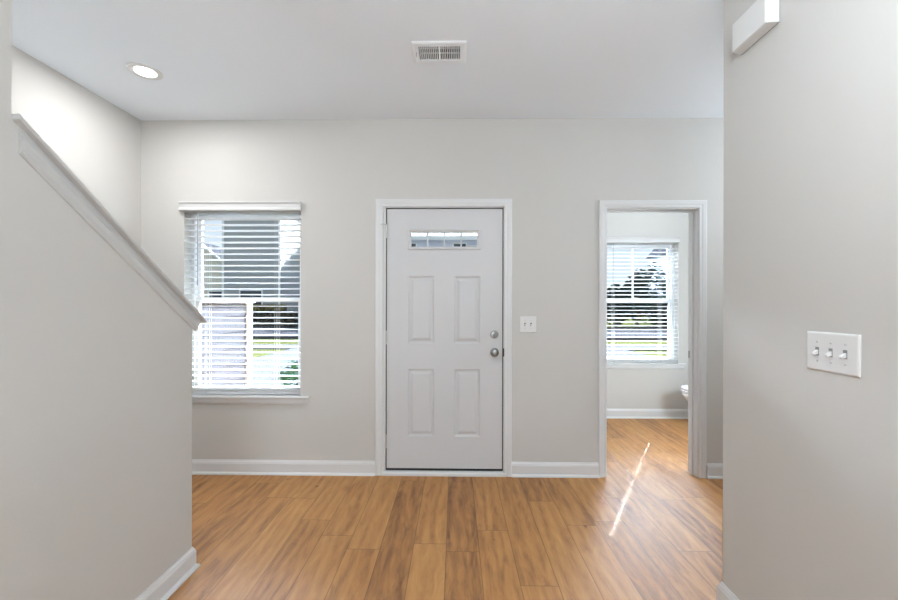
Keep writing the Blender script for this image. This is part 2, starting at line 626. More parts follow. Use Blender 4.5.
# path direction has the room on its left
baseboard('baseboard_front', [(-0.614, D), (XS, D)], 'white baseboard under the front window left of the door')
baseboard('baseboard_door_right', [(1.106, D), (0.437, D)], 'short white baseboard between front door and bathroom doorway')
baseboard('baseboard_passage', [(3.16, D), (1.924, D)], 'white baseboard right of the bathroom doorway')
baseboard('baseboard_left', [(XLB, YE), (XL, YE), (XL, -5.08)][::-1][::-1], 'white baseboard along the stair half wall')
baseboard('baseboard_right', [(XR, -5.08), (XR, YR), (3.16, YR)], 'white baseboard along the right wall and round its end')
baseboard('baseboard_bath', [(3.16, DB), (1.08, DB)], 'white baseboard under the bathroom window')

# ------------------------------------------------------------------ half wall cap
def cap_piece(bm, prof, y0, y1, vertical_start=True):
    """prof: (o = out from wall centre in +X, n = distance below the sloping top)"""
    dirv = Vector((0, cos(SL), -sin(SL)))
    nrm = Vector((0, sin(SL), cos(SL)))
    o0 = Vector((0, 1.159, 1.877))
    A, B = [], []
    for o, n in prof:
        p = o0 + nrm * (-n)
        s0 = (y0 - p.y) / dirv.y          # vertical cut against the full wall
        A.append(bm.verts.new((o, y0, p.z + dirv.z * s0)))
        q = o0 + dirv * ((y1 - 1.159) / cos(SL)) - nrm * n
        B.append(bm.verts.new((o, q.y, q.z)))
    k = len(prof)
    bm.faces.new(A); bm.faces.new(B[::-1])
    for i in range(k):
        bm.faces.new((A[i], B[i], B[(i + 1) % k], A[(i + 1) % k]))
capr = empty('trim_1', (XL, YE, 1.2), 'white sloping moulded cap on the stair half wall', 'wall cap', kind='structure')
e0, e1 = XLB - 0.026, XL + 0.026
b = BM()
cap_piece(b, [(e0 + 0.004, 0), (e1 - 0.004, 0), (e1, 0.004), (e1, 0.010), (e1 - 0.003, 0.014), (e0 + 0.003, 0.014), (e0, 0.010), (e0, 0.004)], 1.160, 2.058)
obj('cap_board', b, CAPM, capr)
for side in (1, -1):
    w0 = XL if side == 1 else XLB
    b = BM()
    P = [(0, 0.014), (0.004, 0.014), (0.004, 0.029), (0.006, 0.033), (0.0105, 0.035), (0.0105, 0.040), (0.0085, 0.042), (0.0085, 0.060), (0.0115, 0.062), (0.0115, 0.066), (0.0095, 0.068), (0.0095, 0.074), (0.004, 0.080), (0, 0.080)]
    cap_piece(b, [(w0 + side * o, n) for o, n in P], YF + 0.003 if side == -1 else 1.178, 2.037)
    obj('cap_moulding', b, CAPM, capr)

# ------------------------------------------------------------------ staircase behind the half wall
b = BM()
for i in range(10):
    y1 = 2.10 - i * 0.262
    box(b, XS, XLB, y1 - 0.262 - 0.02, y1, 0.0, 0.19 * (i + 1))
tag(obj('staircase', b, CARPET, bevel=0.012), 'carpeted stairs hidden behind the sloping half wall', 'stairs', kind='structure')

# ------------------------------------------------------------------ casings
CW = 0.058
def casing(bm, x0, x1, ztop, y=D):
    """mitred door casing; x0,x1 = inner edges"""
    pr = [(0.0, 0.0), (0.0, 0.010), (0.004, 0.013), (0.020, 0.0135), (0.030, 0.017), (0.052, 0.018), (CW, 0.015), (CW, 0.0)]
    ringsA = []
    for (x, z, sx, sz) in ((x0, 0.0, -1, 0), (x0, ztop, -1, 1), (x1, ztop, 1, 1), (x1, 0.0, 1, 0)):
        ringsA.append([(x + sx * o, y - t, z + sz * o) for o, t in pr])
    loft(bm, ringsA)

# ------------------------------------------------------------------ front door
d1 = empty('door_1', (-0.081, D, 0), 'white six-panel style front door with four-pane top light and knob', 'front door', kind='structure')
b = BM(); casing(b, -0.555, 0.377 + 0.002, 2.073)
obj('casing', b, TRIM, d1)
b = BM()   # jambs
box(b, -0.552, -0.5365, D - 0.001, D + 0.16, 0, 2.082)
box(b, 0.3745, 0.390, D - 0.001, D + 0.16, 0, 2.082)
box(b, -0.5365, 0.3745, D - 0.001, D + 0.16, 2.067, 2.082)
obj('jamb', b, TRIM, d1)
b = BM()   # weatherstrip behind the slab edge
box(b, -0.5365, -0.522, D + 0.055, D + 0.070, 0.03, 2.067)
box(b, 0.360, 0.3745, D + 0.055, D + 0.070, 0.03, 2.067)
box(b, -0.5365, 0.3745, D + 0.055, D + 0.070, 2.050, 2.067)
for a0, a1, c0, c1 in ((-0.5365, -0.5290, 0.03, 2.067), (0.3670, 0.3745, 0.03, 2.067), (-0.5365, 0.3745, 2.0590, 2.067)):
    box(b, a0, a1, D + 0.020, D + 0.055, c0, c1)
obj('weatherstrip', b, DARK, d1)
b = BM()
prism(b, [(D - 0.02, 0), (D - 0.02, 0.018), (D - 0.012, 0.027), (D + 0.03, 0.030), (D + 0.16, 0.022), (D + 0.16, 0)], 'X', -0.555, 0.392)
obj('threshold', b, TRIM, d1)
b = BM(); box(b, -0.530, 0.368, D + 0.014, D + 0.05, 0.0300, 0.0480)
obj('door_sweep', b, DARK, d1)
SX0, SX1, SZ0, SZ1, SY = -0.5285, 0.3665, 0.049, 2.0585, D + 0.010
PX = [(-0.365, -0.160), (-0.006, 0.197)]
PZ = [(0.294, 0.820), (1.014, 1.540)]
LT = (-0.345, 0.178, 1.760, 1.884)          # lite cut-out
b = BM()
wall_xz(b, SX0, SX1, SZ0, SZ1, SY, SY + 0.044, [(x0, x1, z0, z1) for x0, x1 in PX for z0, z1 in PZ] + [LT])
bmesh.ops.delete(b, geom=[f for f in b.faces if abs(f.normal.y) < 0.5 and any(x0 - .001 <= f.calc_center_median().x <= x1 + .001 and z0 - .001 <= f.calc_center_median().z <= z1 + .001 for x0, x1 in PX for z0, z1 in PZ)], context='FACES')
for x0, x1 in PX:
    for z0, z1 in PZ:
        rings_panel(b, x0, x1, z0, z1, SY, [(0.003, 0.001), (0.012, 0.0075), (0.018, 0.0085), (0.024, 0.0075), (0.040, 0.001), (0.044, 0.0005)])
        rings_panel(b, x0, x1, z0, z1, SY + 0.044, [(0.02, -0.006), (0.04, 0.0)])
bmesh.ops.remove_doubles(b, verts=b.verts, dist=1e-5)
obj('door_slab', b, DOORP, d1)
lf = BM()   # lite frame, raised on the slab
fx0, fx1, fz0, fz1 = LT[0] - 0.022, LT[1] + 0.022, LT[2] - 0.020, LT[3] + 0.020
loft(lf, [[(fx0 + i, SY - t, fz0 + i), (fx1 - i, SY - t, fz0 + i), (fx1 - i, SY - t, fz1 - i), (fx0 + i, SY - t, fz1 - i)] for i, t in ((0, -0.001), (0.002, 0.006), (0.008, 0.011), (0.014, 0.011), (0.027, 0.003), (0.028, -0.012))], cap=False)
obj('lite_frame', lf, DOORP, d1)
b = BM()
lw = (LT[1] - LT[0])
for k in (1, 2, 3):
    xc = LT[0] + lw * k / 4
    box(b, xc - 0.0055, xc + 0.0055, SY + 0.006, SY + 0.018, LT[2] - 0.001, LT[3] + 0.001)
obj('lite_grille', b, DOORP, d1)
b = BM(); box(b, LT[0], LT[1], SY + 0.020, SY + 0.025, LT[2], LT[3])
obj('lite_glass', b, GLASS, d1)
for z in (1.885, 1.06, 0.255):
    b = BM()
    for k in range(3):
        tube(b, (-0.5335, D + 0.002, z - 0.05 + k * 0.0335), (-0.5335, D + 0.002, z - 0.018 + k * 0.0335), 0.0065)
    tube(b, (-0.5335, D + 0.002, z + 0.050), (-0.5335, D + 0.002, z + 0.056), 0.008, 0.004)
    if z > 1.5:   # hinge-pin stop
        tube(b, (-0.5335, D - 0.002, z + 0.052), (-0.565, D - 0.028, z + 0.052), 0.004)
        tube(b, (-0.5335, D - 0.002, z + 0.052), (-0.520, D - 0.010, z + 0.052), 0.004)
        tube(b, (-0.565, D - 0.028, z + 0.052), (-0.568, D - 0.018, z + 0.052), 0.007)
    obj('hinge', b, HINGE, d1, smooth=True)
b = BM()
lathe(b, [(0.0, 0.0), (0.033, 0.0), (0.033, 0.004), (0.030, 0.008), (0.014, 0.010), (0.0125, 0.028), (0.020, 0.034), (0.0285, 0.045), (0.029, 0.054), (0.024, 0.063), (0.010, 0.067), (0.0, 0.067)], (0.306, SY, 0.951), (0, -1, 0))
obj('door_knob', b, NICKEL, d1, smooth=True)
b = BM()
lathe(b, [(0.0, 0.0), (0.031, 0.0), (0.031, 0.006), (0.027, 0.012), (0.012, 0.013), (0.010, 0.020), (0.0, 0.020)], (0.306, SY, 1.088), (0, -1, 0))
bevbox(b, 0.306 - 0.006, 0.306 + 0.006, SY - 0.036, SY - 0.018, 1.088 - 0.020, 1.088 + 0.020, 0.003)
obj('deadbolt', b, NICKEL, d1, smooth=True)
b = BM(); box(b, 0.3680, 0.3742, SY - 0.012, SY + 0.009, 0.915, 0.985); box(b, 0.3742, 0.379, SY - 0.013, SY - 0.0105, 0.92, 0.98)
obj('strike_plate', b, DARK, d1)

# ------------------------------------------------------------------ bathroom doorway
d2 = empty('door_2', (1.513, D, 0), 'white cased open doorway into the bathroom', 'doorway', kind='structure')
b = BM(); casing(b, 1.160, 1.859, 2.060)
obj('casing', b, TRIM, d2)
b = BM()
box(b, 1.146, 1.166, D - 0.002, D + 0.117, 0, 2.074)
box(b, 1.854, 1.880, D - 0.002, D + 0.117, 0, 2.074)
box(b, 1.166, 1.860, D - 0.002, D + 0.117, 2.054, 2.074)
obj('jamb', b, TRIM, d2)
b = BM()
ys0, ys1 = D + 0.046, D + 0.080
box(b, 1.166, 1.177, ys0, ys1, 0, 2.043)
box(b, 1.843, 1.854, ys0, ys1, 0, 2.043)
box(b, 1.166, 1.860, ys0, ys1, 2.043, 2.054)
obj('door_stop', b, TRIM, d2)
b = BM(); bevbox(b, 1.8515, 1.8545, D + 0.088, D + 0.112, 0.90, 0.957, 0.001)
obj('strike_plate', b, NICKEL, d2)
b = BM()
pr = [(0.0, 0.0), (0.0, 0.013), (0.03, 0.017), (CW, 0.015), (CW, 0.0)]
loft(b, [[(x + sx * o, D + 0.115 + t, z + sz * o) for o, t in pr] for (x, z, sx, sz) in ((1.160, 0.0, -1, 0), (1.160, 2.06, -1, 1), (1.866, 2.06, 1, 1), (1.866, 0.0, 1, 0))])
obj('rear_casing', b, TRIM, d2)

# ------------------------------------------------------------------ windows
def window(name, W, yin, label, muntin):
    x0, x1, z0, z1 = W
    r = empty(name, ((x0 + x1) / 2, yin, z0), label, 'window', kind='structure')
    yf = yin + 0.085
    b = BM()
    f = 0.026
    for (a0, a1, c0, c1) in ((x0, x0 + f, z0, z1), (x1 - f, x1, z0, z1), (x0 + f, x1 - f, z1 - f, z1), (x0 + f, x1 - f, z0, z0 + f)):
        box(b, a0, a1, yf, yf + 0.08, c0, c1)
    obj('window_frame', b, VINYL, r)
    zm = z0 + (z1 - z0) * 0.515
    s = 0.030
    for nm, c0, c1, ya in (('lower_sash', z0 + f, zm + 0.018, yf + 0.012), ('upper_sash', zm - 0.018, z1 - f, yf + 0.042)):
        b = BM()
        X0, X1 = x0 + f, x1 - f
        for (a0, a1, e0_, e1_) in ((X0, X0 + s, c0, c1), (X1 - s, X1, c0, c1), (X0 + s, X1 - s, c1 - s, c1), (X0 + s, X1 - s, c0, c0 + s)):
            box(b, a0, a1, ya, ya + 0.028, e0_, e1_)
        if muntin and nm == 'upper_sash':
            xm = (X0 + X1) / 2 - 0.01
            box(b, xm - 0.008, xm + 0.008, ya + 0.009, ya + 0.019, c0 + s, c1 - s)
        sash = obj(nm, b, VINYL, r)
        g = BM(); box(g, X0 + s - 0.003, X1 - s + 0.003, ya + 0.0115, ya + 0.0165, c0 + s - 0.003, c1 - s + 0.003)
        go = obj('pane', g, GLASS)
        go.parent = sash
        go.location = (0, 0, 0)
    # stool and apron
    b = BM()
    pr = [(yin + 0.085, z0 - 0.004), (yin + 0.085, z0 + 0.006), (yin - 0.026, z0 + 0.006), (yin - 0.031, z0 + 0.001), (yin - 0.031, z0 - 0.009), (yin - 0.026, z0 - 0.014), (yin, z0 - 0.014), (yin, z0 - 0.004)]
    prism(b, [p for p in pr[2:7]] + [(yin, z0 + 0.006)], 'X', x0 - 0.075, x1 + 0.075)
    box(b, x0, x1, yin, yin + 0.085, z0, z0 + 0.006)
    obj('window_sill', b, TRIM, r)
    b = BM()
    za = z0 - 0.014
    A = [(yin, za), (yin - 0.018, za), (yin - 0.016, za - 0.03), (yin - 0.008, za - 0.046), (yin, za - 0.046)]
    prism(b, A, 'X', x0 - 0.062, x1 + 0.062)
    obj('apron', b, TRIM, r)
    return r

window('window_1', W1, D, 'white double-hung front window beside the stairs, behind blinds', False)
window('window_2', W2, DB, 'white double-hung bathroom window with centre bar, behind blinds', True)

# ------------------------------------------------------------------ blinds
def blind(W, yin, label, zbot, wand_x, over):
    x0, x1, z0, z1 = W
    r = empty('window_blind', ((x0 + x1) / 2, yin + 0.04, z0), label, 'blind', 'white slatted window blinds')
    a0, a1 = x0 + 0.006, x1 - 0.006
    yc = yin + 0.032
    hw = 0.0268
    TL = tan(R(3))       # slats tilted a little, room edge up
    pitch = 0.0455
    lad = (a0 + 0.165, a1 - 0.190)
    hx, hy = 0.0125, 0.0077
    b = BM()
    z = z1 - 0.034
    zs = []
    while z > zbot + 0.03:
        zs.append(z)
        z -= pitch
    zs += [zbot + 0.022, zbot + 0.028, zbot + 0.034]
    for z in zs:
        # a slat is a thin slightly crowned strip with two cord slots
        xs = [a0, lad[0] - hx, lad[0] + hx, lad[1] - hx, lad[1] + hx, a1]
        ys = [yc - hw, yc - hy, yc + hy, yc + hw]
        th = 0.0046
        cr = [TL * hw, TL * hy + 0.0016, -TL * hy + 0.0016, -TL * hw]
        for i in range(5):
            for j in range(3):
                if i in (1, 3) and j == 1:
                    continue
                vt = [b.verts.new(p) for p in ((xs[i], ys[j], z + cr[j] + th), (xs[i + 1], ys[j], z + cr[j] + th), (xs[i + 1], ys[j + 1], z + cr[j + 1] + th), (xs[i], ys[j + 1], z + cr[j + 1] + th))]
                vb = [b.verts.new(p) for p in ((xs[i], ys[j], z + cr[j]), (xs[i + 1], ys[j], z + cr[j]), (xs[i + 1], ys[j + 1], z + cr[j + 1]), (xs[i], ys[j + 1], z + cr[j + 1]))]
                b.faces.new(vt); b.faces.new(vb[::-1])
                def hole(ii, jj):
                    return ii < 0 or ii > 4 or jj < 0 or jj > 2 or (ii in (1, 3) and jj == 1)
                for (ii, jj, p, q) in ((i, j - 1, 0, 1), (i + 1, j, 1, 2), (i, j + 1, 2, 3), (i - 1, j, 3, 0)):
                    if hole(ii, jj):
                        b.faces.new((vt[p], vb[p], vb[q], vt[q]))
    bmesh.ops.remove_doubles(b, verts=b.verts, dist=1e-6)
    obj('slats', b, SLAT, r)
    b = BM(); bevbox(b, a0, a1, yc - 0.026, yc + 0.026, zbot, zbot + 0.019, 0.003)
    br = obj('bottom_rail', b, SLAT, r)
    for lx in lad:
        b = BM()
        tube(b, (lx, yc - 0.0255, zbot + 0.010), (lx, yc - 0.029, zbot + 0.010), 0.007, 0.005, 12)
        c = obj('rail_button', b, CORD); c.parent = br; c.location = (0, 0, 0)
    b = BM()
    for lx in lad:
        for s in (-1, 1):
            for dx in (-0.007, 0.007):
                tube(b, (lx + dx, yc + s * (hw + 0.0012), zbot + 0.01), (lx + dx, yc + s * (hw + 0.0012), z1 - 0.03), 0.0007, n=6)
    obj('ladder_cord', b, CORD, r)
    b = BM(); box(b, a0, a1, yc - 0.024, yc + 0.024, z1 - 0.024, z1 - 0.001)
    obj('headrail', b, SLAT, r)
    b = BM()   # valance with moulded face and returns, in front of the wall
    v0, v1 = x0 - over, x1 + over * 0.35
    pv = [(0.0, -0.022), (0.0, 0.046), (-0.004, 0.048), (-0.034, 0.048), (-0.037, 0.043), (-0.033, 0.034), (-0.028, 0.028), (-0.028, 0.004), (-0.031, -0.002), (-0.034, -0.010), (-0.034, -0.018), (-0.030, -0.022)]
    pts = [(yin + o, z1 + z_) for o, z_ in pv]
    pts = [(min(p[0], yin - 0.001), p[1]) for p in pts]
    prism(b, pts, 'X', v0, v1)
    obj('valance', b, VAL, r)
    b = BM()
    tube(b, (wand_x, yc - 0.040, z1 - 0.03), (wand_x, yc - 0.041, z1 - 0.555), 0.004, n=8)
    tube(b, (wand_x, yc - 0.041, z1 - 0.555), (wand_x, yc - 0.041, z1 - 0.60), 0.0055, 0.004, n=8)
    obj('tilt_wand', b, WAND, r)
    return r

blind(W1, D, 'white slatted blind over the front window beside the stair wall', 0.618, -2.0, 0.022)
blind(W2, DB, 'white slatted blind over the bathroom window seen through the doorway', 0.645, 1.845, 0.0)

# ------------------------------------------------------------------ recessed light
LX, LY = -1.910, 2.436
r = empty('recessed_light', (LX, LY, H), 'round recessed ceiling light, switched on, above the stair foot', 'ceiling light')
b = BM(); lathe(b, [(0.058, -0.003), (0.064, -0.007), (0.084, -0.008), (0.090, -0.004), (0.091, 0.0), (0.058, 0.0), (0.058, -0.003)], (LX, LY, H), (0, 0, 1), 48)
obj('trim_ring', b, PLASTIC, r, smooth=True)
b = BM(); lathe(b, [(0.0, -0.005), (0.058, -0.0045), (0.058, -0.001), (0.0, -0.001)], (LX, LY, H), (0, 0, 1), 48)
obj('lens', b, LENS, r)
lamp('recessed_light_beam', 'AREA', (LX, LY, H - 0.012), (0, 0, 0), 10, (0.98, 0.98, 0.97), shape='DISK', size=0.15)

# ------------------------------------------------------------------ ceiling vent
r = empty('ceiling_vent', (-0.09, 2.27, H), 'white rectangular supply vent in the ceiling above the front door', 'air vent')
b = BM()
v = (-0.242, 0.062, 2.172, 2.368)
loft(b, [[(v[0] + i, v[2] + i, H - t), (v[1] - i, v[2] + i, H - t), (v[1] - i, v[3] - i, H - t), (v[0] + i, v[3] - i, H - t)] for i, t in ((0, 0.0), (0.002, 0.004), (0.010, 0.008), (0.036, 0.008), (0.037, 0.0))], cap=False)
box(b, -0.096, -0.084, 2.205, 2.335, H - 0.008, H - 0.001)
obj('vent_frame', b, VENTM, r)
b = BM()
for s0, s1 in ((-0.203, -0.098), (-0.082, 0.023)):
    n = 10
    for k in range(n):
        x = s0 + (s1 - s0) * (k + 0.5) / n
        t = 0.0008 if x < -0.09 else -0.0008
        prism(b, [(x - 0.0022 - t, H - 0.007), (x + 0.0022 - t, H - 0.007), (x + 0.0022 + t, H + 0.012), (x - 0.0022 + t, H + 0.012)], 'Y', 2.207, 2.333)
for y in (2.245, 2.29):
    box(b, -0.203, 0.023, y - 0.001, y + 0.001, H + 0.004, H + 0.012)
obj('louvers', b, VENTM, r)
b = BM(); prism(b, [(-0.2215, 2.255), (-0.2165, 2.255), (-0.2225, 2.29), (-0.2265, 2.29)], 'Z', H - 0.014, H - 0.008)
obj('damper_lever', b, SCREW, r)
b = BM()
box(b, VX0 - 0.002, VX0, VY0, VY1, H + 0.0, H + 0.14); box(b, VX1, VX1 + 0.002, VY0, VY1, H, H + 0.14)
box(b, VX0, VX1, VY0 - 0.002, VY0, H, H + 0.14); box(b, VX0, VX1, VY1, VY1 + 0.002, H, H + 0.14)
box(b, VX0, VX1, VY0, VY1, H + 0.13, H + 0.138)
obj('duct_boot', b, DUCT, r)

# ------------------------------------------------------------------ switches
def switch(loc, rotz, gangs, width, height, label):
    r = empty('light_switch', loc, label, 'light switch', 'white light switch plates')
    r.rotation_euler = (0, 0, rotz)
    def add(nm, b, m, par=r, smooth=False):
        o = obj(nm, b, m, None, smooth); o.parent = par; o.location = (0, 0, 0); return o
    b = BM()
    w2, h2 = width / 2, height / 2
    loft(b, [[(-w2 + i, -t, -h2 + i), (w2 - i, -t, -h2 + i), (w2 - i, -t, h2 - i), (-w2 + i, -t, h2 - i)] for i, t in ((0, 0), (0.0005, 0.003), (0.003, 0.0055), (0.006, 0.0065))])
    add('switch_plate', b, PLASTIC)
    for g in range(gangs):
        x = (g - (gangs - 1) / 2) * 0.046
        b = BM()
        box(b, x - 0.0065, x + 0.0065, -0.0068, -0.0060, -0.0135, 0.0135)
        add('toggle_slot', b, SLOT)
        b = BM()
        prism(b, [(-0.0065, -0.0095), (-0.0065, 0.0045), (-0.019, -0.004), (-0.021, -0.0085), (-0.019, -0.0115)], 'X', x - 0.0042, x + 0.0042)
        add('toggle', b, PLASTIC)
        for s in (-1, 1):
            b = BM(); lathe(b, [(0.0036, 0.0), (0.0030, 0.0014), (0.0, 0.0016)], (x, -0.0064, s * 0.030), (0, -1, 0), 12)
            add('screw', b, SCREW, smooth=True)
    return r
switch((0.562, D, 1.166), 0, 2, 0.128, 0.124, 'white two-toggle switch plate on the wall right of the front door')
switch((XR, 1.256, 1.1695), -pi / 2, 3, 0.174, 0.124, 'white three-toggle switch plate on the near right wall')

# ------------------------------------------------------------------ chime box
r = empty('door_chime', (XR, 1.553, 2.34), 'white plastic box mounted high on the right wall', 'door chime')
b = BM(); box(b, XR - 0.006, XR, 1.468, 1.638, 2.344, 2.455)
obj('back_plate', b, SLOT, r)
b = BM()
loft(b, [[(XR - t, 1.457 + i, 2.337 + i * 0.5), (XR - t, 1.650 - i, 2.337 + i * 0.5), (XR - t, 1.650 - i, 2.46 - i * 0.6), (XR - t, 1.457 + i, 2.46 - i * 0.6)] for i, t in ((0.0, 0.004), (0.0, 0.010), (0.006, 0.040), (0.009, 0.046), (0.014, 0.048))])
obj('cover', b, PLASTIC, r, bevel=0.002)

# ------------------------------------------------------------------ toilet in the bathroom, facing left
TY = 4.15
tx = 2.345           # front tip of the bowl
r = empty('toilet', (tx + 0.35, TY, 0), 'white toilet whose front rim shows past the bathroom door jamb', 'toilet')
def egg(x0, x1, wd, z, n=32, sq=1.0):
    c = x0 + (x1 - x0) * 0.46
    pts = []
    for i in range(n):
        a = 2 * pi * i / n
        cx_ = cos(a)
        rx_ = (c - x0) if cx_ < 0 else (x1 - c)
        pts.append((c + rx_ * math.copysign(abs(cx_) ** sq, cx_), TY + wd * sin(a), z * 1.075))
    return pts
b = BM()
loft(b, [egg(tx + 0.16, tx + 0.62, 0.105, 0.0), egg(tx + 0.17, tx + 0.61, 0.095, 0.05), egg(tx + 0.19, tx + 0.56, 0.09, 0.14), egg(tx + 0.12, tx + 0.52, 0.12, 0.24), egg(tx + 0.035, tx + 0.49, 0.165, 0.33), egg(tx + 0.012, tx + 0.48, 0.178, 0.365), egg(tx + 0.008, tx + 0.48, 0.18, 0.385), egg(tx + 0.02, tx + 0.47, 0.168, 0.392), egg(tx + 0.05, tx + 0.43, 0.125, 0.388), egg(tx + 0.12, tx + 0.36, 0.08, 0.25)])
obj('bowl', b, PORC, r, smooth=True)
b = BM()
loft(b, [egg(tx + 0.004, tx + 0.46, 0.182, 0.397), egg(tx, tx + 0.46, 0.186, 0.404), egg(tx + 0.004, tx + 0.46, 0.182, 0.413)])
obj('seat', b, SEATP, r, smooth=True)
b = BM()
loft(b, [egg(tx + 0.006, tx + 0.46, 0.180, 0.418), egg(tx + 0.002, tx + 0.46, 0.185, 0.425), egg(tx + 0.006, tx + 0.46, 0.180, 0.434), egg(tx + 0.04, tx + 0.44, 0.15, 0.440)])
obj('lid', b, SEATP, r, smooth=True)
b = BM(); bevbox(b, tx + 0.44, tx + 0.60, TY - 0.12, TY + 0.12, 0.0, 0.40, 0.03, 3)
obj('rear_base', b, PORC, r, smooth=True)
b = BM(); bevbox(b, tx + 0.53, tx + 0.73, TY - 0.21, TY + 0.21, 0.40, 0.74, 0.025, 3)
tk = obj('tank', b, PORC, r, smooth=True)
b = BM(); bevbox(b, tx + 0.52, tx + 0.735, TY - 0.22, TY + 0.22, 0.742, 0.775, 0.01, 3)
obj('tank_lid', b, PORC, r, smooth=True)
b = BM(); tube(b, (tx + 0.53, TY - 0.14, 0.68), (tx + 0.515, TY - 0.14, 0.68), 0.012); tube(b, (tx + 0.518, TY - 0.14, 0.68), (tx + 0.515, TY - 0.07, 0.672), 0.006)
hdl = obj('flush_handle', b, NICKEL); hdl.parent = tk; hdl.location = (0, 0, 0)

# ------------------------------------------------------------------ outside
GZ = -0.17
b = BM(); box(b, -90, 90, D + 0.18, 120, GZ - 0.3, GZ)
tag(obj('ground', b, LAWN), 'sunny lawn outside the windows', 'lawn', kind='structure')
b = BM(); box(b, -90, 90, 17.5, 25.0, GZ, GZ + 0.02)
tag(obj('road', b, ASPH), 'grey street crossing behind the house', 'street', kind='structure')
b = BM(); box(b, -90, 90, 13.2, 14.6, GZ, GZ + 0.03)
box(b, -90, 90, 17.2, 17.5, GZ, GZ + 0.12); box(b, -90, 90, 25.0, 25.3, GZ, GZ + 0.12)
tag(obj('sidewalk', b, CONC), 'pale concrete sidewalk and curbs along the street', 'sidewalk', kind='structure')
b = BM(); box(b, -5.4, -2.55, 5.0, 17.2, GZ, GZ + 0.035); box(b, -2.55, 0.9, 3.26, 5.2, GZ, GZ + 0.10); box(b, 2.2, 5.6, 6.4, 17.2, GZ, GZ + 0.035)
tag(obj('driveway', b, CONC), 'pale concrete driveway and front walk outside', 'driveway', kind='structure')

def siding(bm, x0, x1, y, z0, z1, ex=0.18):
    z = z0
    while z < z1 - 0.01:
        zt = min(z + ex, z1)
        prism(bm, [(y, z), (y - 0.022, z), (y - 0.004, zt), (y, zt)], 'X', x0, x1)
        z += ex

def house(x0, x1, y0, depth, eave, ridge, wall, label, wins, gable_front=False, group='houses across the street', trimw=0.25, roofm=None):
    r = empty('house', ((x0 + x1) / 2, y0 + depth / 2, GZ), label, 'house', group)
    b = BM()
    box(b, x0, x1, y0, y0 + depth, GZ, eave)
    siding(b, x0 + 0.1, x1 - 0.1, y0, GZ + 0.3, eave - 0.05)
    xm = (x0 + x1) / 2
    if gable_front:
        prism(b, [(x0, eave), (x1, eave), (xm, ridge)], 'Y', y0, y0 + depth)
    obj('wall', b, wall, r)
    b = BM()
    if gable_front:
        for s, xe in ((-1, x0), (1, x1)):
            sl = (ridge - eave) / (xm - x0)
            xo = xe + s * 0.4
            prism(b, [(xm, ridge), (xm, ridge + 0.2), (xo, eave - 0.4 * sl + 0.2), (xo, eave - 0.4 * sl)], 'Y', y0 - 0.4, y0 + depth + 0.4)
    else:
        prism(b, [(y0 - 0.4, eave), (y0 + depth + 0.4, eave), (y0 + depth / 2, ridge)], 'X', x0 - 0.3, x1 + 0.3)
    obj('roof', b, roofm or SHING, r)
    b = BM()
    box(b, x0 - 0.02, x0 + 0.14, y0 - 0.04, y0, GZ, eave); box(b, x1 - 0.14, x1 + 0.02, y0 - 0.04, y0, GZ, eave)
    if not gable_front:
        box(b, x0 - 0.3, x1 + 0.3, y0 - 0.42, y0 - 0.38, eave - trimw, eave + 0.06)
    else:
        for s, xe in ((-1, x0), (1, x1)):
            sl = (ridge - eave) / (xm - x0)
            xo = xe + s * 0.4
            prism(b, [(xm, ridge + 0.2), (xm, ridge), (xo, eave - 0.4 * sl), (xo, eave - 0.4 * sl + 0.2)], 'Y', y0 - 0.45, y0 - 0.40)
    obj('fascia', b, EXTW, r)
    for (cx, cz, ww, hh) in wins:
        b = BM()
        for (a0, a1, c0, c1) in ((cx - ww / 2 - .1, cx - ww / 2, cz - hh / 2 - .1, cz + hh / 2 + .1), (cx + ww / 2, cx + ww / 2 + .1, cz - hh / 2 - .1, cz + hh / 2 + .1), (cx - ww / 2, cx + ww / 2, cz + hh / 2, cz + hh / 2 + .1), (cx - ww / 2, cx + ww / 2, cz - hh / 2 - .1, cz - hh / 2), (cx - ww / 2, cx + ww / 2, cz - .03, cz + .03)):
            box(b, a0, a1, y0 - 0.06, y0, c0, c1)
        f = obj('window', b, EXTW, r)
        g = BM(); box(g, cx - ww / 2, cx + ww / 2, y0 - 0.03, y0 - 0.01, cz - hh / 2, cz + hh / 2)
        po = obj('pane', g, WINDK); po.parent = f; po.location = (0, 0, 0)
    return r

Y = 30.0
house(-17.6, -13.2, Y, 9, 8.6, 11.0, SID_GREY, 'tall grey house across the street behind the front window', [(-15.4, 1.6, 1.6, 1.5)])
house(-25.6, -19.0, Y + 5, 9, 3.9, 6.6, SID_BEIGE, 'beige gabled house left of the tall grey one', [(-21.0, 1.7, 1.4, 1.5)], True)
house(-12.0, -6.4, Y + 3, 9, 5.9, 8.6, SID_LAV, 'pale house right of the tall grey one, with dark windows', [(-11.6, 2.5, 0.9, 1.3), (-9.0, 2.5, 0.9, 1.3), (-11.6, 5.0, 0.9, 1.2), (-9.0, 5.0, 0.9, 1.2)])
house(-4.8, 4.6, Y, 9, 6.35, 7.9, SID_LAV, 'pale blue house seen through the front door panes', [(-3.3, 5.45, 0.7, 0.9), (0.35, 5.45, 0.9, 0.9), (1.15, 5.35, 0.5, 0.7), (1.75, 5.35, 0.5, 0.7), (-2.4, 1.6, 1.5, 1.4), (2.4, 1.6, 1.5, 1.4)], trimw=0.2, roofm=SHING_PALE)
house(19.4, 27.5, Y, 10, 6.0, 8.4, SID_BLUE, 'slate blue house beyond the trees of the bathroom window', [(21.5, 1.7, 1.2, 1.4), (24.5, 1.7, 1.2, 1.4)])

